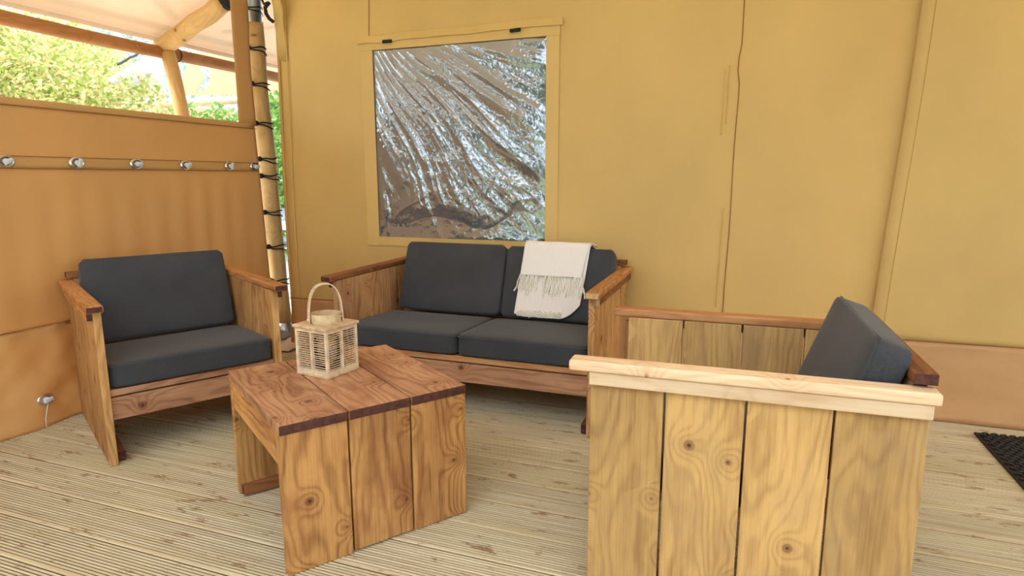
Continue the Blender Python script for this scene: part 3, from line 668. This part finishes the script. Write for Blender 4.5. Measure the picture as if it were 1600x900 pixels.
# ------------------------------------------------------------ throw on the sofa
th = empty('throw_blanket', (SF[0], SF[1], 0), sa, 'cream woven throw with fringe hanging over right back cushion of the sofa', 'blanket')
tl = R(19); f0 = Vector((.448, .392)); dU = Vector((math.sin(tl), math.cos(tl))); dN = Vector((-math.cos(tl), math.sin(tl)))   # up the cushion / out of it, as (y, z)
def path(s, off):                 # s = 0 bottom of cushion front, .385 = top edge, then over the top
    if s <= .372: p = f0+dU*s+dN*off
    elif s <= .372+.07:
        a = (s-.372)/.07*math.pi/2; rr = .013+off; c_ = f0+dU*.372-dN*.013; p = c_+dN*rr*math.cos(a)+dU*rr*math.sin(a)
    else: p = f0+dU*(.385+off)-dN*(.013+(s-.442))
    return p
def sheet(name, s0, s1, left, right, off, seed, bottom=None, nx_=60, ny_=60):
    def fn(a, b):
        s = s0+(s1-s0)*b
        if bottom: s = s0+bottom(a)*(1-b)+(s1-s0)*b
        x = left(b)+(right(b)-left(b))*a
        o_ = off+.003*nz(x*14, s*5, seed)+.004*max(0, nz(x*7+s*3, s*6, seed+2))+.0007*math.sin(x*420) + .004*max(0, 1-b*3)
        p = path(s, max(off*.6, o_)); return (x, p.x, p.y)
    o = link(name, pyd(name, *grid(nx_, ny_, fn), True), M['throw'], th); m_ = o.modifiers.new('t', 'SOLIDIFY'); m_.thickness = .004; m_.offset = 1 if False else 0; return o
sheet('lower_layer', .012, .53, lambda b: .768+.028*b, lambda b: 1.105+.035*b, .012, 4, bottom=lambda a: .075*max(0, (a-.68)/.32)**2+.012*max(0, (.12-a)/.12))
sheet('upper_layer', .222, .52, lambda b: .782+.012*b, lambda b: 1.098+.045*b, .021, 9)
bm = bmesh.new()
for i in range(64):
    x = .780+.325*random.random(); s = .226; off = .020+random.random()*.006; ln_ = random.uniform(.07, .115); pts = []
    dx = random.uniform(-.012, .012); wob = random.uniform(0, 6)
    if i % 22 == 0: x = .782; dx = -.025
    if i % 25 == 0: x = 1.10; dx = .028
    for k in range(8):
        q = k/7; p = path(s-ln_*q, off+.004*math.sin(q*5+wob)); pts.append((x+dx*q+.0035*math.sin(q*7+wob), p.x, p.y))
    tube(bm, pts, .0021, 5)
stuff(link('fringe', mesh('fringe', bm, False), M['fringe'], th))
bm = bmesh.new()
for i in range(75):
    x = .790+.225*random.random(); s = .020+.02*random.random(); wob = random.uniform(0, 6); r_ = random.uniform(.004, .009); pts = []
    for k in range(10):
        q = k/9; p = path(max(.003, s+r_*math.sin(q*6+wob)*1.2-.006*q), .024+.006*math.sin(q*4+wob)); pts.append((x+r_*math.cos(q*6+wob)+.006*q, p.x, p.y))
    tube(bm, pts, .0014, 4)
stuff(link('fringe', mesh('fringe', bm, False), M['fringe'], th))

# ------------------------------------------------------------ rubber door mat
mt = tag(link('door_mat', mesh('m', boxbm(.62, .9, .010, .003)), M['rubber'], None, (.994+.31, 3.09-.45, .0055)), 'black rubber door mat lying on the deck at the right edge', 'mat')
bm = bmesh.new()
for j in range(38):
    for i in range(19):
        x = -.29+i*.0325+(.016 if j % 2 else 0); y = -.435+j*.0235
        if abs(x) < .3 and abs(y) < .445: boxbm(.024, .013, .009, .003, 1, bm, Matrix.Translation((x, y, .0085)) @ Matrix.Rotation(R(18 if j % 2 else -18), 4, 'Z'))
stuff(link('raised_studs', mesh('studs', bm), M['rubber'], mt))

# ------------------------------------------------------------ outside: neighbouring tent, trees, hedge, pot
def at9(u_, z_, v_=9.): return (u_, v_, z_)
nt = empty('neighbour_tent', (-9, 9, -.25), 0, 'neighbouring tent frame of pale poles with peach cloth beyond the windbreak', 'tent')
pole('tent_pole', rel(nt, (-10.28, 9, -.2)), rel(nt, (-10.28, 9, 3.5)), .13, M['bgpole'], nt)
pole('tent_rail', rel(nt, (-11.0, 9, 2.44)), rel(nt, (-5.6, 9, 2.44)), .075, M['bgpole'], nt)
def px9(x, y):      # photograph-derived points on the tent's front plane, kept as real coordinates
    u_ = -10.801+(x-215)*.01474; return u_, 2.521-(y-158)*.0150-(x-215)*.0006
def cloth(name, pts, holes=()):
    bm = bmesh.new(); vs_ = [bm.verts.new(rel(nt, (px9(*p)[0], 8.93, px9(*p)[1]))) for p in pts]
    bm.faces.new(vs_); r_ = bmesh.ops.extrude_face_region(bm, geom=bm.faces[:]); bmesh.ops.translate(bm, vec=(0, .02, 0), verts=[g for g in r_['geom'] if isinstance(g, bmesh.types.BMVert)])
    bmesh.ops.triangulate(bm, faces=bm.faces[:]); return link(name, mesh(name, bm), M['orange_cloth'], nt)
cloth('scalloped_valance', [(300, 152), (296, 146), (300, 128), (308, 117), (318, 114), (328, 119), (331, 131), (324, 143), (318, 147), (332, 146), (340, 138), (343, 124), (338, 112), (326, 103), (318, 98), (345, 99), (352, 104), (360, 98), (400, 102), (470, 108), (470, 156), (400, 152)])
cloth('lower_cloth', [(250, 166), (372, 168), (372, 176), (330, 183), (300, 183), (250, 180)])
aw = link('white_awning', mesh('aw', boxbm(.82, .35, .10, .02)), M['white_roof'], None, (-8.0, 6.75, 2.55), (0, R(-17), 0)); tag(aw, 'white sloping awning beside the neighbouring tent pole', 'awning')
rod = pole('awning_rod', (-7.85, 6.3, 2.57), (-7.42, 6.3, 2.70), .016, M['dark_rod']); tag(rod, 'thin dark slanting rod in front of the white awning', 'rod')
def crown(name, c, rad, n_, mat, size, label, cat='tree', trunk=True):
    e = empty(name, (c[0], c[1], -.25), 0, label, cat)
    vv, ff = [], []; rnd = random.Random(hash(label) % 1000 if False else len(label)*7+int(c[0]*10))
    lob = [(Vector((rnd.gauss(0, .45), rnd.gauss(0, .45), rnd.gauss(0, .45))), rnd.uniform(.45, .75)) for _ in range(14)]
    for i in range(n_):
        o_, lr = rnd.choice(lob); d = Vector((rnd.gauss(0, 1), rnd.gauss(0, 1), rnd.gauss(0, 1))).normalized()*lr*(rnd.random()**.3)
        p = o_+d; p = Vector((p.x*rad[0], p.y*rad[1], p.z*rad[2]+c[2]+.25))
        if p.z < .05: continue
        a = Vector((rnd.gauss(0, 1), rnd.gauss(0, 1), rnd.gauss(0, 1))).normalized(); b = a.orthogonal().normalized(); s = size*rnd.uniform(.6, 1.3)
        k = len(vv); vv += [p-a*s, p+b*s*.5, p+a*s, p-b*s*.5]; ff.append((k, k+1, k+2, k+3))
    stuff(link('foliage', pyd('foliage', vv, ff), mat, e))
    if trunk: pole('trunk', (0, 0, 0), (0, 0, c[2]+.25), .14, M['bark'], e, .06)
    return e
crown('tree', (-10.7, 5.4, 2.6), (2.5, 2.0, 1.7), 70000, M['leaf_y'], .042, 'bushy yellow-green tree above the windbreak at upper left')
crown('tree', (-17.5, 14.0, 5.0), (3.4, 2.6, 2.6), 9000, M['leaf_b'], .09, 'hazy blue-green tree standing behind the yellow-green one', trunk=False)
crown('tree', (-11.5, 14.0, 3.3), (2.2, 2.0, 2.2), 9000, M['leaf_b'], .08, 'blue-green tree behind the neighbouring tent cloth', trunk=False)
crown('bush', (-7.6, 8.6, 1.0), (1.5, 1.2, 1.1), 9000, M['leaf_g'], .06, 'bright green bush seen in the gap beside the corner post', 'bush', False)
crown('tree', (-8.6, 12.5, 3.2), (1.6, 1.4, 2.2), 6000, M['leaf_g'], .11, 'green tree above the bush in the gap beside the corner post')
# things in the gap
pw = tag(link('planter_ledge', mesh('l', boxbm(1.6, .4, .10, .01)), M['white'], None, (-5.7, 6.4, .52)), 'white ledge under the potted plant in the gap beside the post', 'ledge')
dk = tag(link('dark_bench', mesh('l', boxbm(1.4, .4, .06, .01)), M['dark_rod'], None, (-5.0, 5.6, .40)), 'dark flat bench seen low in the gap beside the post', 'bench')
for s in (-.6, .6): link('leg', mesh('l', boxbm(.06, .36, .62, .005)), M['dark_rod'], dk, (s, 0, -.34))
for s in (-.7, .7): link('leg', mesh('l', boxbm(.08, .36, .71, .005)), M['white'], pw, (s, 0, -.41))
pt = empty('potted_plant', (-5.42, 6.4, .57), 0, 'small green plant in a grey pot in the gap beside the post', 'plant')
bm = bmesh.new(); tube(bm, [(0, 0, 0), (0, 0, .16)], .07, 16, True, .10); link('pot', mesh('p', bm, True), M['pot'], pt)
vv, ff = [], []
for i in range(260):
    d = Vector((random.gauss(0, 1), random.gauss(0, 1), abs(random.gauss(0, 1)))).normalized()*random.uniform(.03, .15); p = d+Vector((0, 0, .16)); a = Vector((random.gauss(0, 1), random.gauss(0, 1), random.gauss(0, 1))).normalized(); b = a.orthogonal()
    k = len(vv); vv += [p-a*.03, p+b*.012, p+a*.03, p-b*.012]; ff.append((k, k+1, k+2, k+3))
stuff(link('foliage', pyd('f', vv, ff), M['leaf_g'], pt))
lawn = struct(link('lawn', pyd('lawn', *grid(2, 2, lambda a, b: (-16+32*a, -20+17.5*b, -.24))), M['grass']))
# garden in front of the veranda (behind the camera; mirrored in the plastic window and dimming the open side)
for i, (x, y, h) in enumerate([(-10, -8, 2.4), (-5, -9.5, 3.0), (.3, -9, 2.6), (5.4, -8.5, 3.0), (10.4, -8, 2.6)]):
    crown('tree', (x, y, h), (2.4, 1.6, 2.7), 7000, M['leaf_m'], .12, 'green tree in the garden before the veranda, behind the viewer (%s)' % ['far left', 'left', 'middle', 'right', 'far right'][i])
